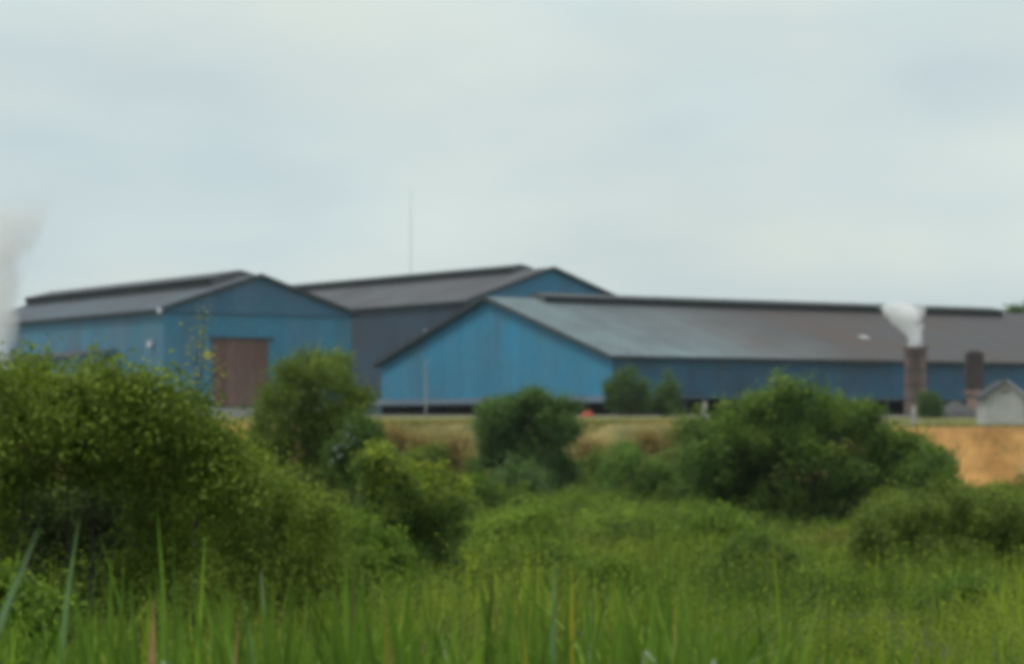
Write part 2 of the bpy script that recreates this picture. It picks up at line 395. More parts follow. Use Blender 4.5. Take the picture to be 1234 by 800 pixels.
# columns, floor beam and pale canopy strip along the open foot
for i in range(24):
    r_ = 0.3 + (FL-0.6)*i/23; mb = MB()
    a = [P(0.1, r_-.15, 0), P(0.4, r_-.15, 0), P(0.4, r_+.15, 0), P(0.1, r_+.15, 0)]
    mb.box8(a + [(x, y, FE-0.1) for x, y, z in a]); mb.build('column', M['steel_dark'], root)
for i in range(1, 11):
    g_ = FW*i/10-0.35; mb = MB()
    a = [P(g_-.15, 0.1, 0), P(g_+.15, 0.1, 0), P(g_+.15, 0.4, 0), P(g_-.15, 0.4, 0)]
    mb.box8(a + [(x, y, rz(g_)-0.2) for x, y, z in a]); mb.build('column', M['steel_dark'], root)
mb = MB(); a = [P(-0.4, -1.8, 1.35), P(FW+2.6, -1.8, 1.35), P(FW+2.6, -0.05, 2.0), P(-0.4, -0.05, 2.0)]
mb.box8(a + [(x, y, z+0.12) for x, y, z in a]); mb.build('canopy', M['pale_band'], root)
mb = MB(); a = [P(-0.14, 0.1, 1.86), P(-0.04, 0.1, 1.86), P(-0.04, FL, 1.86), P(-0.14, FL, 1.86)]
mb.box8(a + [(x, y, z+0.16) for x, y, z in a]); mb.build('sill_rail', M['pale_band'], root)
# small pale skylight on the brown part of the roof
mb = MB(); sl = (FA-FE)/(FW/2); g_ = 9.0
a = [P(g_, 43.2, FE+g_*sl+0.13), P(g_, 44.3, FE+g_*sl+0.13), P(g_+1.0, 44.3, FE+(g_+1.0)*sl+0.13), P(g_+1.0, 43.2, FE+(g_+1.0)*sl+0.13)]
mb.box8(a + [(x, y, z+0.08) for x, y, z in a]); mb.build('skylight', M['white_metal'], root)['label'] = 'small pale skylight on the brown part of the roof'

# --- rear warehouse: gable along B, ridge along A
mx0 = 10.87 + A[0]*55 + B[0]*16.6; my0 = 300 + A[1]*55 + B[1]*16.6
root = thing('warehouse', 'tall dark slate warehouse behind the other two with a brown roof', 'warehouse', (mx0, my0, 0), 'blue warehouses')
FM = Frame(mx0, my0, B, A)
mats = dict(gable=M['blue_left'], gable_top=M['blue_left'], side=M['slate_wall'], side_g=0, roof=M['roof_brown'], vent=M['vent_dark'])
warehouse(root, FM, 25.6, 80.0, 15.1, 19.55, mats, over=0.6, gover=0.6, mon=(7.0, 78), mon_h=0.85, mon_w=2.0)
mb = MB(); P = FM.p
mb.tube([P(-0.2, 9.6, 11.1), P(-0.6, 9.6, 11.1)], [0.35, 0.45], 10); mb.build('wall_lamp', M['white_metal'], root)['label'] = 'small pale pinkish lamp high on the dark wall'

# --- left warehouse
PHL = math.radians(31.0); BL = (math.cos(PHL), math.sin(PHL)); AL = (-math.sin(PHL), math.cos(PHL))
lx, ly = (197-CX)*288/F_PX, 288.0
root = thing('warehouse', 'left warehouse with faded blue walls and a rusty brown door in its gable', 'warehouse', (lx, ly, 0), 'blue warehouses')
FLf = Frame(lx, ly, BL, AL)
mats = dict(gable=M['blue_left'], gable_top=sheet_mat('upper_gable_sheet', (0.050, 0.165, 0.275), (0.09, 0.165, 0.25), (0.09, 0.13, 0.18), 0.08, 0.4), side=M['blue_side'], side_g=0, roof=M['roof_blue'], vent=M['roof_brown'])
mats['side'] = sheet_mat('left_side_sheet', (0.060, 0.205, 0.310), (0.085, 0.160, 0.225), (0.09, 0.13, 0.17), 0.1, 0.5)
LE, LA, LW, LL = 11.1, 14.75, 22.0, 60.0
P = FLf.p
warehouse(root, FLf, LW, LL, LE, LA, mats, skirt=0.7, over=0.6, gover=0.5, mon=(4.5, 59), mon_h=0.8, mon_w=3.8, gable_seam=10.6, door=(5.6, 12.0, 1.0, 8.0))
for i in range(4):
    a0, a1 = 5.6+1.6*i, 5.6+1.6*(i+1)
    strip('door_sheet', lambda s, o: P(s, -0.10-o, 0.9), lambda s, o: P(s, -0.10-o, 8.0), 8, 0.02*(i % 2), M['rust_door'], root, a0, a1)
mb = MB(); a = [P(5.2, -0.30, 7.95), P(12.6, -0.30, 7.95), P(12.6, -0.09, 7.95), P(5.2, -0.09, 7.95)]
mb.box8(a + [(x, y, z+0.22) for x, y, z in a]); mb.build('door_rail', M['trim_dark'], root)
mb = MB(); a = [P(-0.1, -0.12, 0), P(LW+0.1, -0.12, 0), P(LW+0.1, 0.1, 0), P(-0.1, 0.1, 0)]
mb.box8(a + [(x, y, 0.75) for x, y, z in a]); mb.build('plinth', M['concrete'], root)
mb = MB(); a = [P(0.0, -0.17, 10.5), P(LW, -0.17, 10.5), P(LW, -0.10, 10.5), P(0.0, -0.10, 10.5)]
mb.box8(a + [(x, y, z+0.16) for x, y, z in a]); mb.build('seam_flashing', M['blue_side'], root)
for (g_, r_, z, lab, rr) in ((-0.5, -0.6, 10.75, 'small pinkish lamp at the eave corner', 0.3), (-0.2, 2.6, 7.4, 'small pale lamp on the side wall', 0.36)):
    mb = MB(); mb.tube([P(g_, r_, z), P(g_-0.35, r_-0.05, z)], [rr*0.7, rr], 10); mb.build('wall_lamp', M['white_metal'], root)['label'] = lab
# low annex along the left wall: blue wall under a brownish roof edge
root = thing('annex', 'low blue lean-to against the side wall of the left warehouse, mostly hidden by bushes', 'lean-to', (lx, ly, 0))
n = 18
for i in range(n):
    a0, a1 = 12+48*i/n, 12+48*(i+1)/n
    strip('wall_sheet', lambda s, o: P(-5.0-o, s, 0.0), lambda s, o: P(-5.0-o, s, 6.25), 8, 0.01*(i % 2), mats['side'], root, a0, a1)
    strip('roof_sheet', lambda s, o: P(-5.7, s, 6.25+o), lambda s, o: P(-0.12, s, 7.1+o), 8, 0.01*(i % 2), M['roof_brown'], root, a0, a1)
for s in (12, 60):
    mb = MB(); mb.quad(P(-5, s, 0), P(-.12, s, 0), P(-.12, s, 7.0), P(-5, s, 6.25)); mb.build('end_wall', mats['side'], root)

# ------------------------------------------------------------------ chimneys, shed, small yard things
def steam_mat(name, dens, k, z0, h, r0, r1, drift, nscale, power=1.0):
    m = bpy.data.materials.new(name); m.use_nodes = True; t = m.node_tree; t.nodes.clear()
    o = nd(t, 'ShaderNodeOutputMaterial'); v = nd(t, 'ShaderNodeVolumePrincipled'); v.inputs['Color'].default_value = (0.995, 0.995, 1.0, 1); v.inputs['Anisotropy'].default_value = 0.0
    g = nd(t, 'ShaderNodeTexCoord'); sx = nd(t, 'ShaderNodeSeparateXYZ'); t.links.new(g.outputs['Object'], sx.inputs[0])
    u = mathn(t, 'DIVIDE', mathn(t, 'SUBTRACT', sx.outputs['Z'], z0), h, True)
    up = mathn(t, 'POWER', u, power)
    nz = noise(t, nscale, 3, 0.6); off = mathn(t, 'MULTIPLY', mathn(t, 'SUBTRACT', nz.outputs[0], 0.5), k)
    xc = mathn(t, 'MULTIPLY', up, drift); rad = mathn(t, 'ADD', r0, mathn(t, 'MULTIPLY', up, r1-r0))
    dx = mathn(t, 'SUBTRACT', sx.outputs['X'], xc)
    d2 = mathn(t, 'ADD', mathn(t, 'MULTIPLY', dx, dx), mathn(t, 'MULTIPLY', sx.outputs['Y'], sx.outputs['Y']))
    dn = mathn(t, 'DIVIDE', mathn(t, 'SQRT', d2), rad)
    f = mathn(t, 'SUBTRACT', 0.85, dn); f = mathn(t, 'ADD', f, off); f = mathn(t, 'MULTIPLY', f, 1.5, True)
    top = mathn(t, 'MULTIPLY', mathn(t, 'SUBTRACT', mathn(t, 'SUBTRACT', 1.0, u), mathn(t, 'MULTIPLY', mathn(t, 'SUBTRACT', 0.75, nz.outputs[0]), 0.35)), 3.0, True)
    f = mathn(t, 'MULTIPLY', f, top); f = mathn(t, 'MULTIPLY', f, dens)
    t.links.new(f, v.inputs['Density']); t.links.new(v.outputs[0], o.inputs['Volume'])
    return m
def plume(name, label, loc, h, r0, r1, drift, dens, nscale, k, power):
    m = steam_mat(name, dens, k, 0.0, h, r0, r1, drift, nscale, power)
    mb = MB(); n = 14; pts = []; rd = []
    for i in range(n+1):
        u = i/n; pts.append((drift*u**power, 0, h*u)); rd.append((r0+(r1-r0)*u**power)*1.15)
    mb.tube(pts, rd, 20); o = mb.build(name, m); o.location = loc
    return tag(o, label, 'steam', kind='stuff')

cx_, cy_ = at(1103, 284), 284
root = thing('brick_chimney', 'brown brick chimney with white steam at its top, in front of the long warehouse', 'chimney', (cx_, cy_, 0))
mb = MB(); mb.tube([(0,0,0), (0,0,2.6), (0,0,6.9), (0,0,7.05)], [0.72, 0.72, 1.0, 1.0], 4)
mb = MB(); h = 7.05
def sq(mb, w0, w1, z0, z1): mb.box8([(-w0,-w0,z0),(w0,-w0,z0),(w0,w0,z0),(-w0,w0,z0),(-w1,-w1,z1),(w1,-w1,z1),(w1,w1,z1),(-w1,w1,z1)])
sq(mb, 1.0, 0.98, 0, 6.6); mb.build('stack', M['brick'], root)
mb = MB(); sq(mb, 1.14, 1.14, 6.602, 6.95); mb.build('cap', M['brick'], root)
for zb_ in (1.5, 3.0, 4.5, 6.0):
    mb = MB(); sq(mb, 1.03, 1.03, zb_, zb_+0.09); mb.build('iron_band', M['steel_dark'], root)
mb = MB()
for x_ in (-0.22, 0.22): mb.box(x_-.02, x_+.02, -1.14, -1.10, 0, 6.6)
for i in range(16): mb.box(-0.2, 0.2, -1.13, -1.11, 0.3+i*0.4, 0.33+i*0.4)
mb.build('ladder', M['steel_dark'], root)
mb = MB(); mb.tube([(0,0,6.952), (0,0,7.4)], [0.8, 0.75], 14); mb.build('flue', M['white_metal'], root)
plume('steam_plume', 'white steam drifting left from the brick chimney', (cx_, cy_, 7.3), 4.5, 0.85, 3.2, -1.9, 8.0, 0.7, 1.6, 1.1)

cx_, cy_ = at(1174, 286), 286
root = thing('dark_chimney', 'shorter sooty dark chimney on a pink brick base, left of the small grey shed', 'chimney', (cx_, cy_, 0))
mb = MB(); sq(mb, 0.88, 0.84, 2.5, 6.35); mb.build('stack', M['brick_sooty'], root)
mb = MB(); mb.tube([(0,0,6.352), (0,0,6.55)], [0.6, 0.55], 12); mb.build('flue', M['steel_dark'], root)
mb = MB(); mb.box(-0.7, 1.15, -0.9, 0.9, 0, 2.1); mb.build('base', M['brick_pink'], root)
mb = MB(); mb.box(-0.95, 1.3, -1.05, 1.05, 2.102, 2.48); mb.build('ledge', M['brick_pink'], root)

# steam from beyond the left edge
plume('steam_plume', 'tall white steam column at the left edge beside the left warehouse', (at(-6, 280), 280, 0.5), 24.0, 2.1, 6.8, 2.4, 0.9, 0.30, 1.5, 2.4)

# ash heap
def mound(name, mat, loc, rx, ry, h, label, cat, seed, rot=0):
    rr = random.Random(seed); mb = MB(); n, k = 7, 18
    mb.v.append((0, 0, h))
    for i in range(1, n+1):
        u = i/n
        for j in range(k):
            a = 2*math.pi*j/k; q = 1+rr.uniform(-.1, .1)
            mb.v.append((rx*u*q*math.cos(a), ry*u*q*math.sin(a), max(-0.3, h*(1-u**1.3)*(1+rr.uniform(-.15, .15)) - (0.25 if i == n else 0))))
    for j in range(k): mb.f.append((0, 1+j, 1+(j+1) % k))
    for i in range(n-1):
        for j in range(k): mb.f.append((1+i*k+j, 1+(i+1)*k+j, 1+(i+1)*k+(j+1) % k, 1+i*k+(j+1) % k))
    o = mb.build(name, mat, smooth=True); o.location = loc
    return tag(o, label, cat)
mound('ash_heap', M['ash'], (at(1152, 278), 278, 0), 2.6, 2.0, 1.25, 'dark grey ash heap at the foot of the sooty chimney', 'heap', 3)
mound('red_tarpaulin', M['red'], (at(708, 276), 276, -0.25), 0.82, 0.6, 0.62, 'bright red-orange tarpaulin over a low heap in front of the blue gable', 'tarpaulin', 5)

# small shed at the right
sx_, sy_ = at(1212, 226), 226; zb = gz(sx_, sy_)-0.05
root = thing('small_shed', 'small pale grey shed with a pitched roof at the right edge of the yard', 'shed', (sx_, sy_, zb))
hw = 1.6; wz = 2.6; az = 3.7; dp = 4.5
mb = MB(); mb.v = [(-hw,0,0),(hw,0,0),(hw,0,wz),(0,0,az-.12),(-hw,0,wz)] ; mb.v += [(x, dp, z) for x, y, z in mb.v]
mb.f = [(0,1,2,3,4), (9,8,7,6,5), (0,5,6,1), (1,6,7,2), (4,9,5,0)]; mb.build('wall', M['grey_wall'], root)
for s in (-1, 1):
    mb = MB(); e0 = (s*(hw+.35), wz-0.33); e1 = (0, az)
    p = [(e0[0], -.4, e0[1]), (e1[0], -.4, e1[1]-.02), (e1[0], dp+.3, e1[1]-.02), (e0[0], dp+.3, e0[1])]
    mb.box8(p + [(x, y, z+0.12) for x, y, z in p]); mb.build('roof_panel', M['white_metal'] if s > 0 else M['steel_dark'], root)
mb = MB(); mb.box(-hw-.03, hw+.03, -0.03, 0, 0, 0.3); mb.build('plinth', M['concrete'], root)
mb = MB()
for i in range(5): mb.box(-0.35+i*0.15, -0.31+i*0.15, -0.04, -0.005, 2.7, 3.0)
mb.build('gable_grille', M['steel_dark'], root)

def post(px, d, h, w, label, mat=None, name='marker_post', cat='post'):
    x = at(px, d); z = gz(x, d)-0.1; mb = MB(); mb.box8([(-w,-w,0),(w,-w,0),(w,w,0),(-w,w,0),(-w*.8,-w*.8,h),(w*.8,-w*.8,h),(w*.8,w*.8,h),(-w*.8,w*.8,h)])
    mb.box(-w*.9, w*.9, -w*.9, w*.9, h+.002, h+.08)
    o = mb.build(name, mat or M['pale_post']); o.location = (x, d, z); return tag(o, label, cat)
post(849, 208, 1.75, 0.2, 'short pale post in the grass just left of the big dark tree')
post(1101, 214, 1.75, 0.2, 'stout pale concrete post below the brick chimney', M['pale_post'])
root = thing('lamp_pole', 'thin pale pole standing in front of the bright blue gable', 'pole', (at(513, 268), 268, -0.05))
mb = MB(); mb.tube([(0,0,0), (0,0,5.2)], [0.07, 0.05], 8); mb.build('pole', M['concrete'], root)
mb = MB(); mb.tube([(0,0,5.1), (0.5,0,5.25)], [0.035, 0.03], 6); mb.build('arm', M['concrete'], root)

root = thing('antenna_mast', 'very thin tall antenna mast rising behind the rear warehouse', 'mast', (at(495, 440), 440, 0))
mb = MB(); H = 37.0
for k in range(3):
    a = 2*math.pi*k/3; mb.tube([(0.22*math.cos(a), 0.22*math.sin(a), 0), (0.12*math.cos(a), 0.12*math.sin(a), H-4)], [0.013, 0.010], 5)
mb.build('frame', M['steel_dark'], root)
mb = MB()
for i in range(60):
    z0 = i*(H-4)/60; z1 = (i+1)*(H-4)/60; q = 0.22-0.10*i/60
    for k in range(3):
        a = 2*math.pi*k/3; b_ = 2*math.pi*(k+1)/3; mb.tube([(q*math.cos(a), q*math.sin(a), z0), (q*math.cos(b_), q*math.sin(b_), z1)], [0.007, 0.007], 3, False)
mb.build('lattice', M['steel_dark'], root)
mb = MB(); mb.tube([(0,0,H-4.2), (0,0,H)], [0.025, 0.015], 6); mb.build('whip', M['steel_dark'], root)

# ------------------------------------------------------------------ foliage
LG = 1.95
def leaves(centres, per, spread, size, cols, outward, rng, lit_tops=None, up=0.35, aspect=0.5, cl=None):
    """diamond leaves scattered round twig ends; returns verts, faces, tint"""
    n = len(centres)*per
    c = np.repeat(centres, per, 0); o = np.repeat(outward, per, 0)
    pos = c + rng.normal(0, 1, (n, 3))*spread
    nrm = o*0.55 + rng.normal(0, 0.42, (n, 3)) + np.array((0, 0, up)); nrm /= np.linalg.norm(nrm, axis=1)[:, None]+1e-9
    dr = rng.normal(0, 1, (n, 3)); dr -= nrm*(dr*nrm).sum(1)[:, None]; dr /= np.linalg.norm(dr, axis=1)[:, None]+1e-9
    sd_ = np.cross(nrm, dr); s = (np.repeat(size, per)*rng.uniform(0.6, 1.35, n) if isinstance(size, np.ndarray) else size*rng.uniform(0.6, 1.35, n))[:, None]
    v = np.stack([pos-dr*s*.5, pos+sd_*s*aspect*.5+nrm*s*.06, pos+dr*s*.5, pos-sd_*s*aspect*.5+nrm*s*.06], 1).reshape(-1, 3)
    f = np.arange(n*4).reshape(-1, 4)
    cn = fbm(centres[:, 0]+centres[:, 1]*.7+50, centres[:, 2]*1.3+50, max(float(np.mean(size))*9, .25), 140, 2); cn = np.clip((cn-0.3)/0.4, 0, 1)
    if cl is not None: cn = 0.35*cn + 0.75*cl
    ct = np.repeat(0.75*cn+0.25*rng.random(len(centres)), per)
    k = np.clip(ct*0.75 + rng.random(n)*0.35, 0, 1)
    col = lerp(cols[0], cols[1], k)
    if lit_tops is not None: col = lerp(col, cols[2], np.repeat(lit_tops, per)*(0.55+0.45*rng.random(n)))  # top light mixed into the leaf colour
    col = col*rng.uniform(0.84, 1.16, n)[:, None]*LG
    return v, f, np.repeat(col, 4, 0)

def ragged(top, bottom, n, r, seed, off=(0, 0), asp=0.8):
    """many small overlapping lobes between an uneven top line and a bottom line"""
    q = random.Random(seed); x0, x1 = top[0][0], top[-1][0]; L_ = []
    for i in range(n):
        x = x0+(x1-x0)*((i*0.618034+0.13) % 1.0); rx = q.uniform(*r); ry = rx*asp*q.uniform(.75, 1.2)
        t_ = float(np.interp(x, *zip(*top))); b_ = float(np.interp(x, *zip(*bottom)))
        u = 0 if i % 5 < 2 else q.random()
        y = t_+ry*0.9+q.uniform(-.25, .35)*ry + u*max(0, b_-t_-1.9*ry)
        x = min(max(x, x0+rx*.7), x1-rx*.7); L_.append((x, y, rx, ry, q.uniform(*off)))
    return L_

def plant(name, label, cat, d, lobes, size, cols, n_twigs, per=26, group=None, seed=0, lit_amt=0.5, spread=None, stems=3, hollow=None, trunk_r=None, fill=0.25, upw=0.35, lit_pow=1.0):
    """crown lobes are (column, row, half width, half height[, depth offset]) as seen at distance d; the plant itself is 3D and rooted in the ground"""
    rng = np.random.default_rng(1000+seed); rr = random.Random(seed)
    L_ = []
    for lb in lobes:
        px, py, rx, ry = lb[:4]; dy = lb[4] if len(lb) > 4 else 0
        dd = d+dy; L_.append((at(px, dd), dd, zat(py, dd), rx*dd/F_PX, rx*0.85*dd/F_PX, ry*dd/F_PX))
    wts = np.array([l[3]*l[5] for l in L_]); cxm = float(sum(l[0]*w_ for l, w_ in zip(L_, wts))/wts.sum()); cym = float(sum(l[1]*w_ for l, w_ in zip(L_, wts))/wts.sum())
    zg = gz(cxm, cym)-0.1
    root = thing(name, label, cat, (cxm, cym, zg), group)
    org = np.array((cxm, cym, zg)); C_, O_, T_, S_ = [], [], [], []
    zmax = max(l[2]+l[5] for l in L_); zmin = min(l[2]-l[5] for l in L_)
    for l, w_ in zip(L_, wts/wts.sum()):
        n = max(8, int(n_twigs*w_)); R3 = np.array(l[3:6]); ns = int(np.clip(n/9, 3, 14))
        sd_ = rng.normal(0, 1, (ns, 3)); sd_ /= np.linalg.norm(sd_, axis=1)[:, None]; sd_[:, 2] = np.where(sd_[:, 2] < -0.5, -sd_[:, 2], sd_[:, 2])
        sc = sd_*rng.uniform(0.5, 0.92, ns)[:, None]*R3; sr = rng.uniform(0.24, 0.46, ns)
        which = rng.integers(0, ns, n); dirs = rng.normal(0, 1, (n, 3)); dirs[:, 2] += 0.25; dirs /= np.linalg.norm(dirs, axis=1)[:, None]
        rad = np.where(rng.random(n) < fill, rng.uniform(0.2, 0.8, n), rng.uniform(0.75, 1.05, n))
        p = sc[which] + dirs*(rad*sr[which])[:, None]*R3.mean()
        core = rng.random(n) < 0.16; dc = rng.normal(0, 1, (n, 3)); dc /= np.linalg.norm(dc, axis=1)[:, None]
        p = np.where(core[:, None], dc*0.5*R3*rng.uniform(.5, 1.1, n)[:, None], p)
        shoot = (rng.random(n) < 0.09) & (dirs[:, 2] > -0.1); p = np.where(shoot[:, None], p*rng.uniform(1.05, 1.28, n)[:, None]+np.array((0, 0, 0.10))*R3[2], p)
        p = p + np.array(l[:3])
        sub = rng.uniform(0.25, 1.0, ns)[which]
        C_.append(p); O_.append(dirs); S_.append(np.where(core, 0.1, rng.random(ns)[which]**1.2)); T_.append(np.where(core, 0, np.clip(dirs[:, 2]+0.1, 0, 1)*sub*np.clip((p[:, 2]-zmin)/(zmax-zmin+1e-6)*1.2+0.1, 0.15, 1)**lit_pow))  # upward twigs lightened, crown cores darkened: light and shade put into leaf colour
    C = np.concatenate(C_)-org; O = np.concatenate(O_); T = np.concatenate(T_)*lit_amt; S = np.concatenate(S_)
    gzv = ground_z(C[:, 0]+cxm, C[:, 1]+cym)-zg; keep = C[:, 2] > gzv+0.03; C, O, T, S = C[keep], O[keep], T[keep], S[keep]
    sp = spread if spread is not None else size*1.6
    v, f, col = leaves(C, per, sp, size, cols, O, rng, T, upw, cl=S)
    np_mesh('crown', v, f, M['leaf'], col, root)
    # stems: from the ground into the lobes, with side limbs
    Hh = zmax-zg; tr = trunk_r or max(0.02, Hh*0.014)
    mb = MB()
    order = sorted(L_, key=lambda l: -l[3])[:max(stems, 1)]
    for i, l in enumerate(order):
        tgt = Vector((l[0]-cxm, l[1]-cym, l[2]-zg+l[5]*0.4))
        b0 = Vector((rr.uniform(-.12, .12)*Hh*0.5 + tgt.x*0.25, rr.uniform(-.1, .1)*Hh*0.5, gz(cxm+tgt.x*.25, cym)-zg-0.05))
        mid = b0.lerp(tgt, 0.5) + Vector((rr.uniform(-.08, .08), rr.uniform(-.08, .08), 0.04))*Hh
        mb.tube([b0, b0.lerp(mid, .5)+Vector((rr.uniform(-.03,.03)*Hh, 0, 0)), mid, tgt], [tr, tr*.8, tr*.6, tr*.2], 7)
        for q in range(4):
            a = mid.lerp(tgt, rr.uniform(0, .7)); e_ = Vector((l[0]-cxm + l[3]*rr.uniform(-.8, .8), l[1]-cym + l[4]*rr.uniform(-.8, .8), l[2]-zg + l[5]*rr.uniform(-.2, .8)))
            mb.tube([a, a.lerp(e_, .5)+Vector((0,0,.03*Hh)), e_], [tr*.4, tr*.25, tr*.08], 5)
    mb.build('trunk', M['bark'], root, True)
    return root

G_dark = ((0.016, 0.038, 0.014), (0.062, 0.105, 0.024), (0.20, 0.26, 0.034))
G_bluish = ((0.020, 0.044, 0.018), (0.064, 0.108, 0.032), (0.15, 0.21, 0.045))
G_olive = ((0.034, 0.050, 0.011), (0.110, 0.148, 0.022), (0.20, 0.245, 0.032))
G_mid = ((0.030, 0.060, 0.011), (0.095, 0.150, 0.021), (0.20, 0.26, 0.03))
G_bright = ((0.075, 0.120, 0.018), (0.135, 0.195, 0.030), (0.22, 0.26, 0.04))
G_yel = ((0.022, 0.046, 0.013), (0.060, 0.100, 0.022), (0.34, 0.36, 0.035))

plant('broad_tree', 'large rounded dark green tree at centre right, widest of all the trees', 'tree', 110,
      ragged([(828,560),(842,516),(872,494),(905,486),(938,474),(958,466),(1000,480),(1035,492),(1070,514),(1108,532),(1130,546),(1146,572)], [(828,600),(880,635),(990,650),(1080,632),(1146,592)], 46, (22, 46), 1, (-4, 4)) + [(900,568,60,50,0),(975,555,80,68,0),(1050,580,66,48,0),(985,622,80,30,0),(885,606,44,30,0),(1095,592,44,34,0)],
      0.17, G_dark, 3600, 26, seed=1, stems=5, lit_amt=0.85, spread=0.22)
plant('round_tree', 'dark bluish-green round tree standing alone before the bright blue gable', 'tree', 150,
      ragged([(577,520),(588,488),(612,476),(640,474),(672,480),(690,502),(697,535)], [(577,585),(635,606),(697,588)], 26, (18, 34), 2, (-2, 2)) + [(635,532,48,48,0),(635,580,54,28,0)],
      0.2, G_bluish, 1500, 26, seed=2, stems=3, lit_amt=0.6, spread=0.24)
plant('round_bush', 'pale round bush right at the foot of the lone dark round tree', 'bush', 138,
      [(624,582,32,28), (640,596,30,24), (608,598,24,20)], 0.16, ((0.05,0.085,0.03),(0.085,0.13,0.045),(0.11,0.16,0.05)), 260, 22, seed=3, spread=0.2)
plant('slender_tree', 'olive tree with a loose round top just right of the rusty door', 'tree', 80,
      ragged([(292,575),(312,520),(334,468),(352,440),(382,426),(412,438),(436,464),(448,505)], [(292,640),(380,655),(448,620)], 34, (16, 34), 3, (-2, 2)) + [(384,472,42,36,0),(365,540,58,52,0),(385,604,60,44,0)],
      0.12, ((0.040,0.062,0.018),(0.105,0.140,0.030),(0.20,0.23,0.045)), 2000, 22, seed=4, stems=5, fill=0.4, spread=0.17, lit_amt=0.5)
dark_bush = plant('dark_bush', 'small dark green bush with pale flowers, right of the olive tree', 'bush', 76,
      [(440,530,32,26), (425,560,38,34), (450,556,24,26)], 0.11, G_dark, 420, 22, seed=5, spread=0.14, lit_amt=0.15)
plant('yellow_topped_bush', 'bushy shrub with a bright yellow-green top, lit in its leaf colours, and a dark foot', 'bush', 56,
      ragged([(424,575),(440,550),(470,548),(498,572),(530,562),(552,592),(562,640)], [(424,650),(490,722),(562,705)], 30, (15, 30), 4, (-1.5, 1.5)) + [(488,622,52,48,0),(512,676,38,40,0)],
      0.085, G_yel, 1700, 22, seed=6, stems=5, lit_amt=1.0, lit_pow=2.6, spread=0.11)
plant('sprawling_bush', 'biggest near olive bush filling the left edge, with a dark hollow beneath', 'bush', 29,
      ragged([(-70,452),(-14,440),(22,462),(58,438),(84,470),(118,446),(142,474),(172,456),(198,492),(216,486),(238,532),(262,514),(286,552),(312,556)], [(-70,640),(0,600),(90,585),(180,610),(312,640)], 60, (16, 38), 5, (-1.2, 1.6)) + [(20,515,70,50,1),(110,520,80,56,1),(200,560,66,50,1),(262,596,50,36,1),(-40,580,50,60,1),(178,640,30,30,.5),(200,680,36,40,.5),(-8,650,30,60,0),(160,700,30,34,.5)],
      0.072, G_olive, 2600, 26, seed=7, stems=6, fill=0.3, trunk_r=0.02, spread=0.13, lit_amt=0.8)
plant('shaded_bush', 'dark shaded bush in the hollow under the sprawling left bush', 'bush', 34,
      [(60,650,70,60), (110,606,90,30), (0,606,50,34), (130,660,60,60), (20,700,60,50), (110,720,70,40)], 0.07, ((0.02,0.028,0.01),(0.04,0.052,0.018),(0.05,0.07,0.02)), 900, 20, seed=8, fill=0.5, spread=0.1)  # shade of the hollow put into the dark leaf colours
plant('hanging_bush', 'leafy olive-green bush drooping between the left bush and the olive tree', 'bush', 36,
      ragged([(200,610),(240,572),(285,552),(325,578),(365,598),(408,640)], [(200,750),(300,765),(408,735)], 40, (16, 36), 6, (-1.5, 2)) + [(290,660,76,60,1.5),(240,700,60,50,1),(360,680,50,46,1)],
      0.070, G_olive, 1700, 24, seed=9, stems=5, fill=0.3, trunk_r=0.015, spread=0.13, lit_amt=0.75)
plant('ferny_bush', 'mid-green bush below the yellow-topped shrub, left of its dark foot', 'bush', 46,
      ragged([(350,670),(385,630),(425,622),(455,640),(498,680)], [(350,730),(498,735)], 24, (14, 30), 7, (-1.5, 1.5)), 0.075, G_mid, 900, 22, seed=10, fill=0.35, spread=0.1, lit_amt=0.6)
right_bush = plant('right_bush', 'dull olive spreading bush at the right edge below the orange bank', 'bush', 62,
      ragged([(1028,660),(1052,618),(1095,604),(1130,588),(1178,580),(1215,592),(1290,600)], [(1028,715),(1100,752),(1290,765)], 46, (20, 42), 8, (-3, 3)) + [(1100,665,56,50,0),(1190,655,70,56,0),(1270,660,50,56,0),(1140,705,70,32,0),(1200,725,66,34,-6),(1110,728,56,28,-8)],
      0.10, ((0.032,0.050,0.012),(0.092,0.125,0.024),(0.19,0.23,0.04)), 2300, 22, seed=11, stems=6, fill=0.3, spread=0.13, lit_amt=0.55)
plant('low_bush', 'darker green low bush in the lower right corner in front of the olive one', 'bush', 40,
      [(1130,750,54,34), (1190,762,50,34), (1165,732,40,28), (1240,770,40,40)], 0.075, ((0.03,0.065,0.012),(0.075,0.135,0.022),(0.15,0.2,0.03)), 700, 22, seed=12, spread=0.1, lit_amt=0.4)
plant('leafy_bush', 'bright-topped bush on the slope between the lone round tree and the large tree', 'bush', 128,
      ragged([(712,600),(726,560),(750,538),(782,540),(806,560),(824,595)], [(712,625),(824,632)], 20, (16, 30), 9, (-2, 2)), 0.16, ((0.04,0.075,0.02),(0.08,0.13,0.03),(0.14,0.20,0.035)), 620, 22, seed=13, spread=0.2, lit_amt=0.9)
plant('pale_bush', 'pale yellowish-green bush leaning on the left side of the large tree', 'bush', 150,
      [(838,540,34,30), (820,570,34,34), (850,580,30,34), (806,600,34,28)], 0.16, ((0.06,0.085,0.022),(0.11,0.135,0.04),(0.16,0.18,0.05)), 520, 22, seed=14, spread=0.2)
plant('yard_tree', 'larger of two small dark trees at the near corner of the long warehouse', 'tree', 272,
      [(754,468,23,22), (744,484,20,20), (768,484,18,20)], 0.3, G_bluish, 240, 22, seed=15, spread=0.32, lit_amt=0.3)
plant('yard_tree', 'smaller of two small dark trees by the long warehouse side wall', 'tree', 274,
      [(803,474,15,19), (796,488,16,16), (812,490,15,15)], 0.3, G_bluish, 170, 22, seed=16, spread=0.3, lit_amt=0.3)
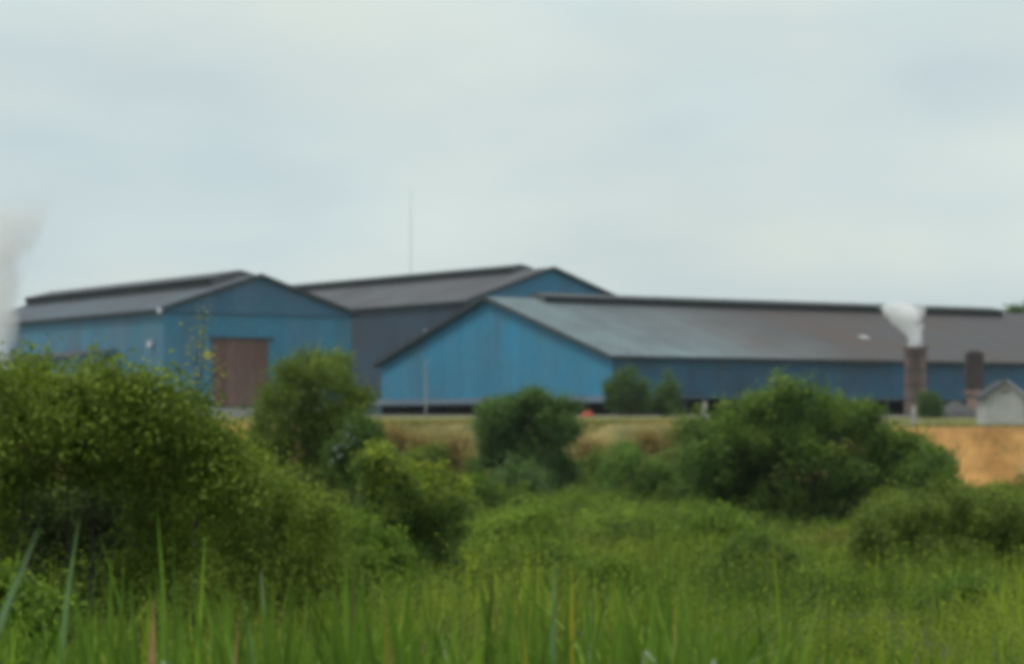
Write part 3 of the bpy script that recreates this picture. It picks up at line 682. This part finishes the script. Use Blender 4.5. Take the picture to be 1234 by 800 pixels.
plant('yard_tree', 'small green tree touching the lower right side of the brick chimney', 'tree', 270,
      [(1119,486,14,14), (1124,498,18,12)], 0.28, G_bluish, 130, 22, seed=17, spread=0.3, lit_amt=0.3)
plant('distant_tree', 'top of a distant tree showing above the roof at the right edge', 'tree', 430,
      [(1222,384,14,13), (1244,380,16,16), (1232,400,30,24)], 0.45, G_bluish, 260, 22, seed=18, spread=0.5, lit_amt=0.2, trunk_r=0.3)
low = [
 ('knee-high green bush left of the bank foot, beside the lone round tree', 120, [(575,600,30,22),(560,620,34,24)], G_mid, 200),
 ('wide low bush spreading in front of the lone round tree', 112, [(650,628,44,18),(690,622,34,18),(618,636,34,20)], G_mid, 300),
 ('low dark bush under the bright-topped bush', 108, [(742,632,40,18),(790,636,34,16)], G_dark, 240),
 ('yellow-green weedy bush in the middle of the field', 84, [(760,648,52,24),(812,642,44,24),(720,658,40,24)], G_bright, 420),
 ('bright green bush at the left foot of the large tree', 92, [(858,634,34,24),(830,646,34,20)], G_mid, 260),
 ('rusty-tinged low bush below the right foot of the large tree', 84, [(1000,668,48,18),(950,676,42,18)], ((0.07,0.08,0.02),(0.14,0.13,0.03),(0.24,0.16,0.04)), 330),
 ('small olive bush between the large tree and the right bush', 96, [(1075,618,30,22),(1052,640,28,20)], G_olive, 220),
 ('low bush on the orange bank at the far right edge', 170, [(1215,606,34,18),(1180,600,24,14),(1240,596,24,20)], G_olive, 200),
 ('greyish green bush at the centre, right of the yellow-topped shrub', 88, [(590,650,34,24),(572,676,34,24)], G_olive, 300),
 ('low round bush in front of the weedy field bush', 62, [(668,684,46,26),(620,690,36,24)], G_mid, 360),
 ('low leafy bush left of the right edge bush', 66, [(1000,712,42,18),(1040,722,34,18)], G_mid, 300),
 ('green bush below the hollow at the lower left corner', 22, [(30,760,60,36),(-10,740,40,40)], G_mid, 420),
 ('small scrubby bush on the brown bank left of the lone round tree', 186, [(508,560,20,18),(496,575,20,16)], G_olive, 110),
 ('scrubby bush on the brown bank right of the lone round tree', 184, [(714,560,16,16),(706,582,20,18)], G_olive, 110),
]
low += [
 ('yellow-green hummock of weeds right of the yellow-topped shrub foot', 70, [(610,650,40,24),(640,642,34,22),(588,660,28,20)], G_bright, 320),
 ('bright green hummock below the left side of the large tree', 74, [(842,656,44,24),(880,654,36,22),(815,664,32,20)], G_mid, 340),
 ('dark green bush in the middle of the meadow, right of centre', 56, [(905,680,42,26),(942,688,34,22)], G_dark, 300),
 ('pale green hummock in the meadow left of the right-edge bush', 52, [(985,720,44,26),(1020,728,34,22)], G_bright, 300),
 ('dark leafy clump in the meadow near the centre', 44, [(740,712,46,28),(698,720,36,24)], G_mid, 320),
]
DRY = ((0.10,0.075,0.03),(0.26,0.18,0.075),(0.34,0.27,0.11))
low += [
 ('tangle of dry brown brush on the bank, just left of the lone round tree', 193, [(548,545,22,24),(535,565,22,20)], DRY, 170),
 ('dry straw-coloured brush on the bank directly right of the dark bush', 195, [(480,528,26,14),(505,540,20,18)], DRY, 150),
 ('dry brown brush on the bank just right of the lone round tree', 194, [(712,545,24,22),(705,565,20,20)], DRY, 160),
 ('dry brush on the bank above the pale bush', 195, [(800,530,30,14),(775,535,24,12)], DRY, 130),
 ('dark green scrub halfway up the brown bank left of the lone round tree', 192, [(522,555,13,24),(566,570,16,18)], G_olive, 110),
]
for i, (lab, d, lb, cl, nt_) in enumerate(low):
    sz = 0.055+0.0009*d
    plant('shrub', lab, 'bush', d, lb, sz, cl, nt_, 22, seed=40+i, spread=sz*1.35, stems=2, lit_amt=0.6, fill=0.35)

# tall sapling with yellow leaves over the left bush
d = 33.0; sx0 = at(232, d); zg = gz(sx0, d)-.05; rng = np.random.default_rng(77)
root = thing('sapling', 'thin sapling with a few yellow leaves poking above the left bush before the gable', 'sapling', (sx0, d, zg))
tips_ = [(at(x, d)-sx0, dy, zat(y, d)-zg) for x, y, dy in ((246,382,0), (240,404,.1), (252,430,-.1), (228,424,.15), (238,446,0), (262,446,.1), (225,462,-.1), (256,470,.05))]
mb = MB(); mb.tube([(0,0,0), (0.02,0,1.3), (0.06,0,2.4), tips_[0]], [0.03, 0.022, 0.014, 0.004], 6)
for tp in tips_[1:]:
    a = Vector((0.05, 0, tp[2]-0.35)); mb.tube([a, a.lerp(Vector(tp), .5)+Vector((0,0,.02)), tp], [0.009, 0.006, 0.003], 5)
mb.build('trunk', M['bark'], root, True)
C = np.array(tips_); O = np.tile((0, -0.2, 0.6), (len(C), 1))
v, f, col = leaves(C, 26, 0.085, 0.055, ((0.11,0.13,0.02),(0.2,0.2,0.03),(0.3,0.28,0.03)), O, rng); np_mesh('crown', v, f, M['leaf'], col, root)
v, f, col = leaves(np.array([tips_[2]]), 18, 0.04, 0.06, ((0.36,0.29,0.03),(0.42,0.34,0.03),(0.4,0.34,0.03)), np.array([(0, -.3, .5)]), rng); o = np_mesh('yellow_leaves', v, f, M['leaf'], col, root); o['label'] = 'bright yellow leaf cluster'

# pale blossom on the dark bush, one yellow flower in the right bush
def blossoms(root, label, spots, d, size, col, name='blossom'):
    x0, y0 = spots[0]; org = np.array((at(x0, d), d, zat(y0, d))); rng = np.random.default_rng(int(x0))
    C = np.array([(at(x, d), d+rng.uniform(-.3, .3), zat(y, d)) for x, y in spots])-org
    v, f, c = leaves(C, 9, size*0.9, size, (col, tuple(q*1.15 for q in col), col), np.tile((0, -1, .3), (len(C), 1)), rng, aspect=.8)
    o = np_mesh(name, v, f, M['leaf'], c, root); o.location = Vector(org)-root.location; return tag(o, label, kind='stuff')
blossoms(dark_bush, 'scattered whitish flowers on the dark bush right of the olive tree', [(418,525), (412,535), (404,540), (420,512), (398,556), (425,530), (410,548)], 73.6, 0.07, (0.105, 0.115, 0.105))
blossoms(right_bush, 'single yellow flower at the foot of the right bush', [(1113,719)], 52, 0.11, (0.7, 0.42, 0.03), 'yellow_flower')

# ------------------------------------------------------------------ grass and undergrowth
def blades(px, py, pz, h, wd, cols, rng, lean=0.35, seg=3, yaw=None, droop=0.5):
    n = len(px); th = rng.uniform(0, 2*np.pi, n); ln = np.abs(rng.normal(0, lean, n))
    dx, dy = np.cos(th)*ln, np.sin(th)*ln
    fa = rng.uniform(0, np.pi, n) if yaw is None else yaw; wx, wy = np.cos(fa), np.sin(fa)*0.6
    V = []
    for i in range(seg+1):
        u = i/seg; bx = px+dx*h*(u**1.8); by = py+dy*h*(u**1.8); bz = pz+h*(u - droop*ln*u**2.5)
        hwid = wd*0.5*(1-u**1.6)*(0.75+0.5*min(u*3, 1)) + 0.0012
        V.append(np.stack([bx-wx*hwid, by-wy*hwid, bz], -1)); V.append(np.stack([bx+wx*hwid, by+wy*hwid, bz], -1))
    V = np.stack(V, 1); k = 2*(seg+1); base = (np.arange(n)*k)[:, None, None]
    q = np.array([[2*i, 2*i+1, 2*i+3, 2*i+2] for i in range(seg)])[None]
    return V.reshape(-1, 3), (base+q).reshape(-1, 4), np.repeat(cols, k, 0)
def wedge(n, d0, d1, rng, margin=1.25, power=2.0):
    d_ = (rng.random(n)*(d1**power-d0**power)+d0**power)**(1/power); x = rng.uniform(-1, 1, n)*(CX/F_PX)*d_*margin
    return x, d_
def field_cols(x, y, rng):
    a = fbm(x, y, 7, 70); b_ = fbm(x, y, 2.2, 80); c = lerp((0.075, 0.135, 0.018), (0.30, 0.37, 0.040), np.clip((a-0.3)/0.4, 0, 1))
    c = lerp(c, (0.17, 0.14, 0.05), np.clip((b_-0.62)/0.15, 0, 1)*0.6); return c*rng.uniform(0.8, 1.2, len(x))[:, None]

# field undergrowth 18..198 m
rng = np.random.default_rng(5); x, y = wedge(90000, 17, 200, rng, power=1.35)
hh = 0.25+2.6*np.clip(fbm(x, y, 3.2, 90)-0.40, 0, 1)*rng.uniform(.5, 1.3, len(x)); hh *= np.interp(y, [17, 30, 60], [0.7, 0.9, 1.0])
v, f, c = blades(x, y, ground_z(x, y)-.03, hh, 0.012+0.0007*y, field_cols(x, y, rng), rng, 0.45, 2)
tag(np_mesh('field_grass', v, f, M['grass'], c), 'rough green weeds and grass covering the hollow field below the factory', 'grass', kind='stuff')
x, y = wedge(16000, 24, 198, rng, power=1.35); zz = ground_z(x, y); hz = 0.15+2.4*np.clip(fbm(x, y, 3.2, 90)-0.40, 0, 1)*rng.uniform(.4, 1.2, len(x))
C = np.stack([x, y, zz+hz], -1); cb = field_cols(x, y, rng)
v, f, _ = leaves(C, 14, 0.15, 0.018+0.0010*y, G_mid, np.tile((0, -.2, .8), (len(C), 1)), rng)
c = np.repeat(cb, 14*4, 0)*np.repeat(rng.uniform(.75, 1.25, len(C)*14), 4)[:, None]
tag(np_mesh('broadleaf_weeds', v, f, M['leaf'], c), 'broad-leaved weeds growing through the field grass', 'weeds', kind='stuff')

# scrub: low leafy humps that run into each other
def scrub_h(x, y):
    n_ = np.clip(fbm(x, y*0.8, 4.5, 170, 2)-0.36, 0, 1)*3.0 + np.clip(fbm(x, y, 1.6, 180, 2)-0.4, 0, 1)*1.2
    lx_ = x/y*F_PX+CX
    side = np.interp(lx_, [0, 420, 600, 950, 1010, 1300], [1.25, 1.2, 1.05, 0.95, 0.5, 0.5]); nearf = np.interp(y, [22, 32, 60, 140, 190], [0.45, 0.75, 0.9, 1.1, 1.0])
    return n_*side*nearf
x, y = wedge(34000, 24, 196, rng, power=1.3); h_ = scrub_h(x, y); k_ = h_ > 0.22; x, y, h_ = x[k_], y[k_], h_[k_]
zz = ground_z(x, y) + h_*(1-rng.random(len(x))**2.2*0.8)
C = np.stack([x, y, zz], -1); hue = fbm(x, y, 3.0, 190); top = np.clip((zz-ground_z(x, y))/np.maximum(h_, .01)-0.5, 0, 1)
cb = lerp((0.040, 0.068, 0.012), (0.14, 0.195, 0.024), np.clip((hue-0.40)/0.2, 0, 1)); cb = cb*(0.8+0.4*rng.random(len(x)))[:, None]
cb = lerp(cb, (0.18, 0.24, 0.028), (rng.random(len(x)) < 0.25)*0.7*(hue > .45))
v, f, _ = leaves(C, 22, 0.15, 0.018+0.0010*y, G_mid, np.tile((0, -.25, .7), (len(C), 1)), rng)
c = np.repeat(cb, 22*4, 0)*np.repeat(rng.uniform(.9, 1.1, len(C)*22), 4)[:, None]*1.3
tag(np_mesh('scrub', v, f, M['leaf'], c), 'low tangled green scrub running over the hollow between the bushes', 'scrub', kind='stuff')

# dry grass on the bank and pale strip at the yard edge
x = rng.uniform(-34, 27, 30000); y = rng.uniform(197, 214, 30000)
tf = fbm(x, y, 3.0, 110); keep = tf > 0.42; x, y, tf = x[keep], y[keep], tf[keep]
c = lerp((0.15, 0.12, 0.035), (0.48, 0.35, 0.14), np.clip(rng.random(len(x))*0.6+(tf-0.42)*2, 0, 1)); gmix = np.clip((fbm(x, y, 5, 120)-0.45)/0.1, 0, 1); c = lerp(c, (0.17, 0.20, 0.05), gmix*0.8)
v, f, c = blades(x, y, ground_z(x, y)-.03, rng.uniform(.3, 1.0, len(x))*np.where(y > 203, .45, 1), 0.09, c, rng, 0.5, 2)
tag(np_mesh('bank_grass', v, f, M['grass'], c), 'dry straw-brown grass tufts on the bank below the factory yard', 'grass', kind='stuff')
x = rng.uniform(-36, 52, 26000); y = rng.uniform(206, 262, 26000)
xx_edge = np.where(x > 24, 214, 206); keep = y > xx_edge; x, y = x[keep], y[keep]
c = lerp((0.20, 0.23, 0.06), (0.50, 0.45, 0.17), rng.random(len(x)))
v, f, c = blades(x, y, ground_z(x, y)-.03, rng.uniform(.10, .28, len(x)), 0.10, c, rng, 0.5, 2)
tag(np_mesh('yard_grass', v, f, M['grass'], c), 'pale green grass strip along the yard in front of the warehouses', 'grass', kind='stuff')

x = rng.uniform(24, 52, 5000); y = rng.uniform(203.5, 216, 5000); k_ = (fbm(x, y, 1.6, 125) > 0.5) | (y > 208); x, y = x[k_], y[k_]
c = lerp((0.12, 0.14, 0.035), (0.40, 0.33, 0.12), rng.random(len(x)))
v, f, c = blades(x, y, ground_z(x, y)-.03, rng.uniform(.12, .4, len(x)), 0.08, c, rng, 0.5, 2)
tag(np_mesh('edge_grass', v, f, M['grass'], c), 'thin uneven grass fringe along the top edge of the orange earth bank', 'grass', kind='stuff')
# foreground grass 7..20 m
rng = np.random.default_rng(9)
tx, ty = wedge(2100, 7.0, 20, rng, power=1.3); tn = fbm(tx, ty, 1.3, 130); lx_ = tx/ty*F_PX+CX
pr = np.interp(lx_, [-100, 0, 200, 420, 560, 700, 900, 980, 1300], [.8, .6, .45, .7, .65, .9, .6, .14, .12]); k_ = (tn > 0.5) & (rng.random(len(tx)) < pr); tx, ty, tn = tx[k_], ty[k_], tn[k_]
per = 11; x = np.repeat(tx, per)+rng.normal(0, .05, len(tx)*per); y = np.repeat(ty, per)+rng.normal(0, .05, len(tx)*per)
th = np.repeat(rng.uniform(0.45, 1.0, len(tx))**0.7*(0.70+0.9*(tn-0.3)), per); hh = th*rng.uniform(.45, 1.2, len(x))*np.interp(y, [7.0, 20], [1.30, 1.25])
tc_ = np.repeat(rng.random(len(tx)), per); c = lerp((0.035, 0.080, 0.010), (0.23, 0.36, 0.034), np.clip(0.6*tc_+0.4*rng.random(len(x)), 0, 1))
c = lerp(c, (0.36, 0.27, 0.09), (rng.random(len(x)) < 0.02)*0.9)
hh = np.minimum(hh, np.interp(x/y*F_PX+CX, [0, 700, 860, 1000], [1.05, 1.0, 0.9, 0.75]))*rng.uniform(.8, 1, len(x))
v, f, c = blades(x, y, ground_z(x, y)-.03, hh, rng.uniform(0.014, 0.046, len(x)), c, rng, 0.8, 7, droop=0.4)
tag(np_mesh('foreground_grass', v, f, M['grass'], c), 'long fresh green grass along the bottom of the picture', 'grass', kind='stuff')

# broader arching leaves of tall cane grass among it
tx, ty = wedge(420, 8.0, 16, rng, power=1.2, margin=1.1); lx_ = tx/ty*F_PX+CX; tn = fbm(tx, ty, 1.1, 230)
k_ = (tn > 0.50) & (rng.random(len(tx)) < np.interp(lx_, [0, 250, 330, 560, 620, 930, 980], [1, .6, .9, .7, 1, .9, 0])); tx, ty = tx[k_], ty[k_]; per = 8
x = np.repeat(tx, per)+rng.normal(0, .05, len(tx)*per); y = np.repeat(ty, per)+rng.normal(0, .05, len(tx)*per)
hh = np.repeat(rng.uniform(.85, 1.35, len(tx)), per)*rng.uniform(.6, 1.15, len(x)); c = lerp((0.05, 0.11, 0.016), (0.26, 0.38, 0.05), rng.random(len(x)))
c = lerp(c, (0.40, 0.46, 0.34), (rng.random(len(x)) < 0.02)*0.7)
v, f, c = blades(x, y, ground_z(x, y)-.03, hh, rng.uniform(0.02, 0.042, len(x)), c, rng, 0.6, 9, droop=0.35)
tag(np_mesh('cane_grass', v, f, M['grass'], c), 'broad arching leaves of tall cane grass mixed into the foreground grass', 'grass', kind='stuff')

# reed clumps one can tell apart: each a thing with its own leaves
def blade_mesh(base, tip, sag, width, kink=None):
    """one folded leaf from base to tip with a bow; kink bends the end over"""
    base, tip = Vector(base), Vector(tip); n = 9; V = []; Fc = []
    ax = tip-base; side = Vector((1, 0.35, 0)); side -= ax.normalized()*side.dot(ax.normalized()); side.normalize(); nrm = ax.cross(side).normalized()
    for i in range(n+1):
        u = i/n; p = base+ax*u + Vector(sag)*math.sin(math.pi*u)
        if kink and u > kink[0]: p = base+ax*kink[0] + Vector(sag)*math.sin(math.pi*kink[0]) + Vector(kink[1])*((u-kink[0])/(1-kink[0]))
        wdt = width*0.5*(0.55+0.75*math.sin(math.pi*min(u*0.9+0.08, 1)))*(1-u**5) + 0.0008
        V += [p-side*wdt, p-nrm*wdt*0.35, p+side*wdt]
    for i in range(n):
        for j in (0, 1): Fc.append((3*i+j, 3*i+j+1, 3*i+3+j+1, 3*i+3+j))
    return V, Fc
def tint_obj(o, col):
    at_ = o.data.attributes.new('tint', 'FLOAT_COLOR', 'POINT'); n = len(o.data.vertices)
    at_.data.foreach_set('color', np.tile((*col, 1), n).astype(np.float32))
GR, GP, YL, BR, WH = (0.15,0.25,0.035), (0.24,0.36,0.17), (0.42,0.38,0.04), (0.5,0.28,0.15), (0.6,0.66,0.58)
def reed(label, d, bx, blades_, name='reed_clump', cat='reeds'):
    x0 = at(bx, d); zg = gz(x0, d)-.03; root = thing(name, label, cat, (x0, d, zg), 'standing reeds in the foreground')
    for (tx, ty, sagpx, wpx, col, *kk) in blades_:
        tip = (at(tx, d)-x0, rnd.uniform(-.15, .15), zat(ty, d)-zg); k = None
        if kk: k = (kk[0][0], (kk[0][1]*d/F_PX, 0, -kk[0][2]*d/F_PX))
        V, Fc = blade_mesh((rnd.uniform(-.10, .10)-(tip[0]*0.35), rnd.uniform(-.05, .05), 0), tip, (sagpx*1.6*d/F_PX, 0, 0), wpx*d/F_PX, k)
        o = mesh_obj('leaf', V, Fc, M['grass'], root, True); c_ = rnd.uniform(.8, 1.2); tint_obj(o, tuple(q*c_ for q in col))
    for q in range(0 if bx > 1000 else 8 if name == 'reed_clump' else 2):
        sd_ = rnd.choice((-1, 1)); reach = 12+85*rnd.random()**1.5; tx, ty = bx+sd_*reach, 690+reach*0.6+rnd.uniform(-30, 60); tip = (at(tx, d)-x0, rnd.uniform(-.3, .3), zat(ty, d)-zg)
        V, Fc = blade_mesh((rnd.uniform(-.12, .12), rnd.uniform(-.1, .1), 0), tip, (-tip[0]*rnd.uniform(.05, .35), 0, abs(tip[0])*rnd.uniform(.05, .35)), rnd.uniform(3.5, 8)*d/F_PX)
        o = mesh_obj('leaf', V, Fc, M['grass'], root, True); k_ = rnd.uniform(.55, 1.35); tint_obj(o, tuple(q_*k_ for q_ in GR))
    return root
reed('long pale blade leaning right into the frame at the left edge', 8.5, -75, [(52,632,-6,11,(0.34,0.48,0.30)), (-10,600,4,8,GR), (112,790,30,9,GR,(0.6, 110, 130))])
reed('two thin reeds crossing in front of the dark hollow', 10, 118, [(99,622,-16,7,GP), (112,735,-40,6,GR), (60,760,-20,6,GR)])
reed('slim upright reed on the right side of the dark hollow', 11, 172, [(187,612,6,6,GR), (150,700,-5,8,GR), (138,672,-8,9,GR)])
reed('stubby upright brown dead stem near the lower left', 10, 179, [(180,722,0,11,BR)], 'dead_stem', 'dead stem')
reed('small curled pale dry leaf to the right of the brown stem', 9.5, 210, [(198,760,-8,8,WH,(0.93, 14, 18)), (175,770,0,10,YL)])
reed('tuft with one straight tall blade right of the curled pale leaf', 11, 273, [(272,700,2,9,GR), (255,740,-4,8,GR), (300,745,6,8,GR), (290,722,8,6,GP)])
reed('reed tuft with a reddish brown bent blade at lower left centre', 9.5, 330, [(289,742,-10,6,BR), (330,700,0,8,GR), (352,720,5,8,GR)])
reed('tall bright reeds left of the yellow-topped shrub foot', 11, 418, [(414,664,-3,9,GR), (400,710,-8,8,GR), (436,700,6,8,GR), (430,676,4,6,(0.2,0.19,0.07))])
reed('reed tuft with an orange-yellow leaf at the lower middle left', 10, 478, [(466,724,-4,7,YL), (492,712,4,8,GR), (455,752,-4,8,GR), (505,745,6,8,GR)])
reed('short brown broken stem at the bottom between two reed tufts', 9, 472, [(471,768,0,9,BR)], 'dead_stem', 'dead stem')
reed('single dark slender upright reed at the bottom centre', 11, 600, [(596,660,-2,6,(0.06,0.09,0.02)), (585,735,-4,8,GR), (620,745,6,8,GR)])
reed('reed tuft with a yellow leaf between the slender reed and the fan of reeds', 10, 622, [(630,742,4,7,YL), (610,760,-3,8,GR)])
reed('fan of tall reeds at the centre with one bluish pale blade', 10.5, 668, [(668,660,0,8,GP), (645,672,-8,8,GR), (632,690,-12,7,GR), (690,680,6,8,YL), (684,668,8,8,GR), (655,700,-4,10,GR), (706,728,8,8,GR)])
reed('reeds with one whitish bent-over leaf, right of the centre fan', 9.5, 768, [(775,738,3,9,WH,(0.93, 16, 32)), (750,745,-4,10,GR), (788,752,4,10,GR), (740,770,-4,9,GR)])
reed('upright reed pair behind the whitish bent leaf', 13, 805, [(806,640,-3,8,GR), (818,690,4,8,GR), (790,700,-4,8,GR)])
reed('yellow streaked reed tuft near the two bent blades', 11, 820, [(816,720,-4,8,YL), (838,700,4,8,GR), (812,752,-4,8,GP)])
reed('reeds with a pale blade folded flat to the right at the bottom', 9, 866, [(864,752,-2,8,WH,(0.9, 52, 6)), (850,750,-3,9,GR), (880,760,4,9,GR), (900,770,8,9,GR)])
reed('broad reed leaf arching right at the bottom right of centre', 9.5, 905, [(976,738,-14,9,GR), (930,745,-4,9,GR), (890,752,-5,9,GR)])
reed('low grass tuft with fine blades at the bottom right', 11, 1060, [(1040,752,-4,7,GR), (1072,745,4,8,GR), (1095,760,6,7,GR)])
reed('few fine reeds at the lower right corner', 11, 1190, [(1180,748,-3,6,GR), (1204,742,4,7,GR), (1222,765,5,7,GR)])

# ------------------------------------------------------------------ thin humid air between camera and factory
m = bpy.data.materials.new('humid_air'); m.use_nodes = True; t = m.node_tree; t.nodes.clear()
o_ = nd(t, 'ShaderNodeOutputMaterial'); v_ = nd(t, 'ShaderNodeVolumePrincipled'); v_.inputs['Color'].default_value = (0.92, 0.97, 1.0, 1)
v_.inputs['Density'].default_value = 0.00008; t.links.new(v_.outputs[0], o_.inputs['Volume'])
mb = MB(); mb.box(-3050, 3050, -650, 4050, -9.0, 40.0); tag(mb.build('haze', m), kind='stuff')
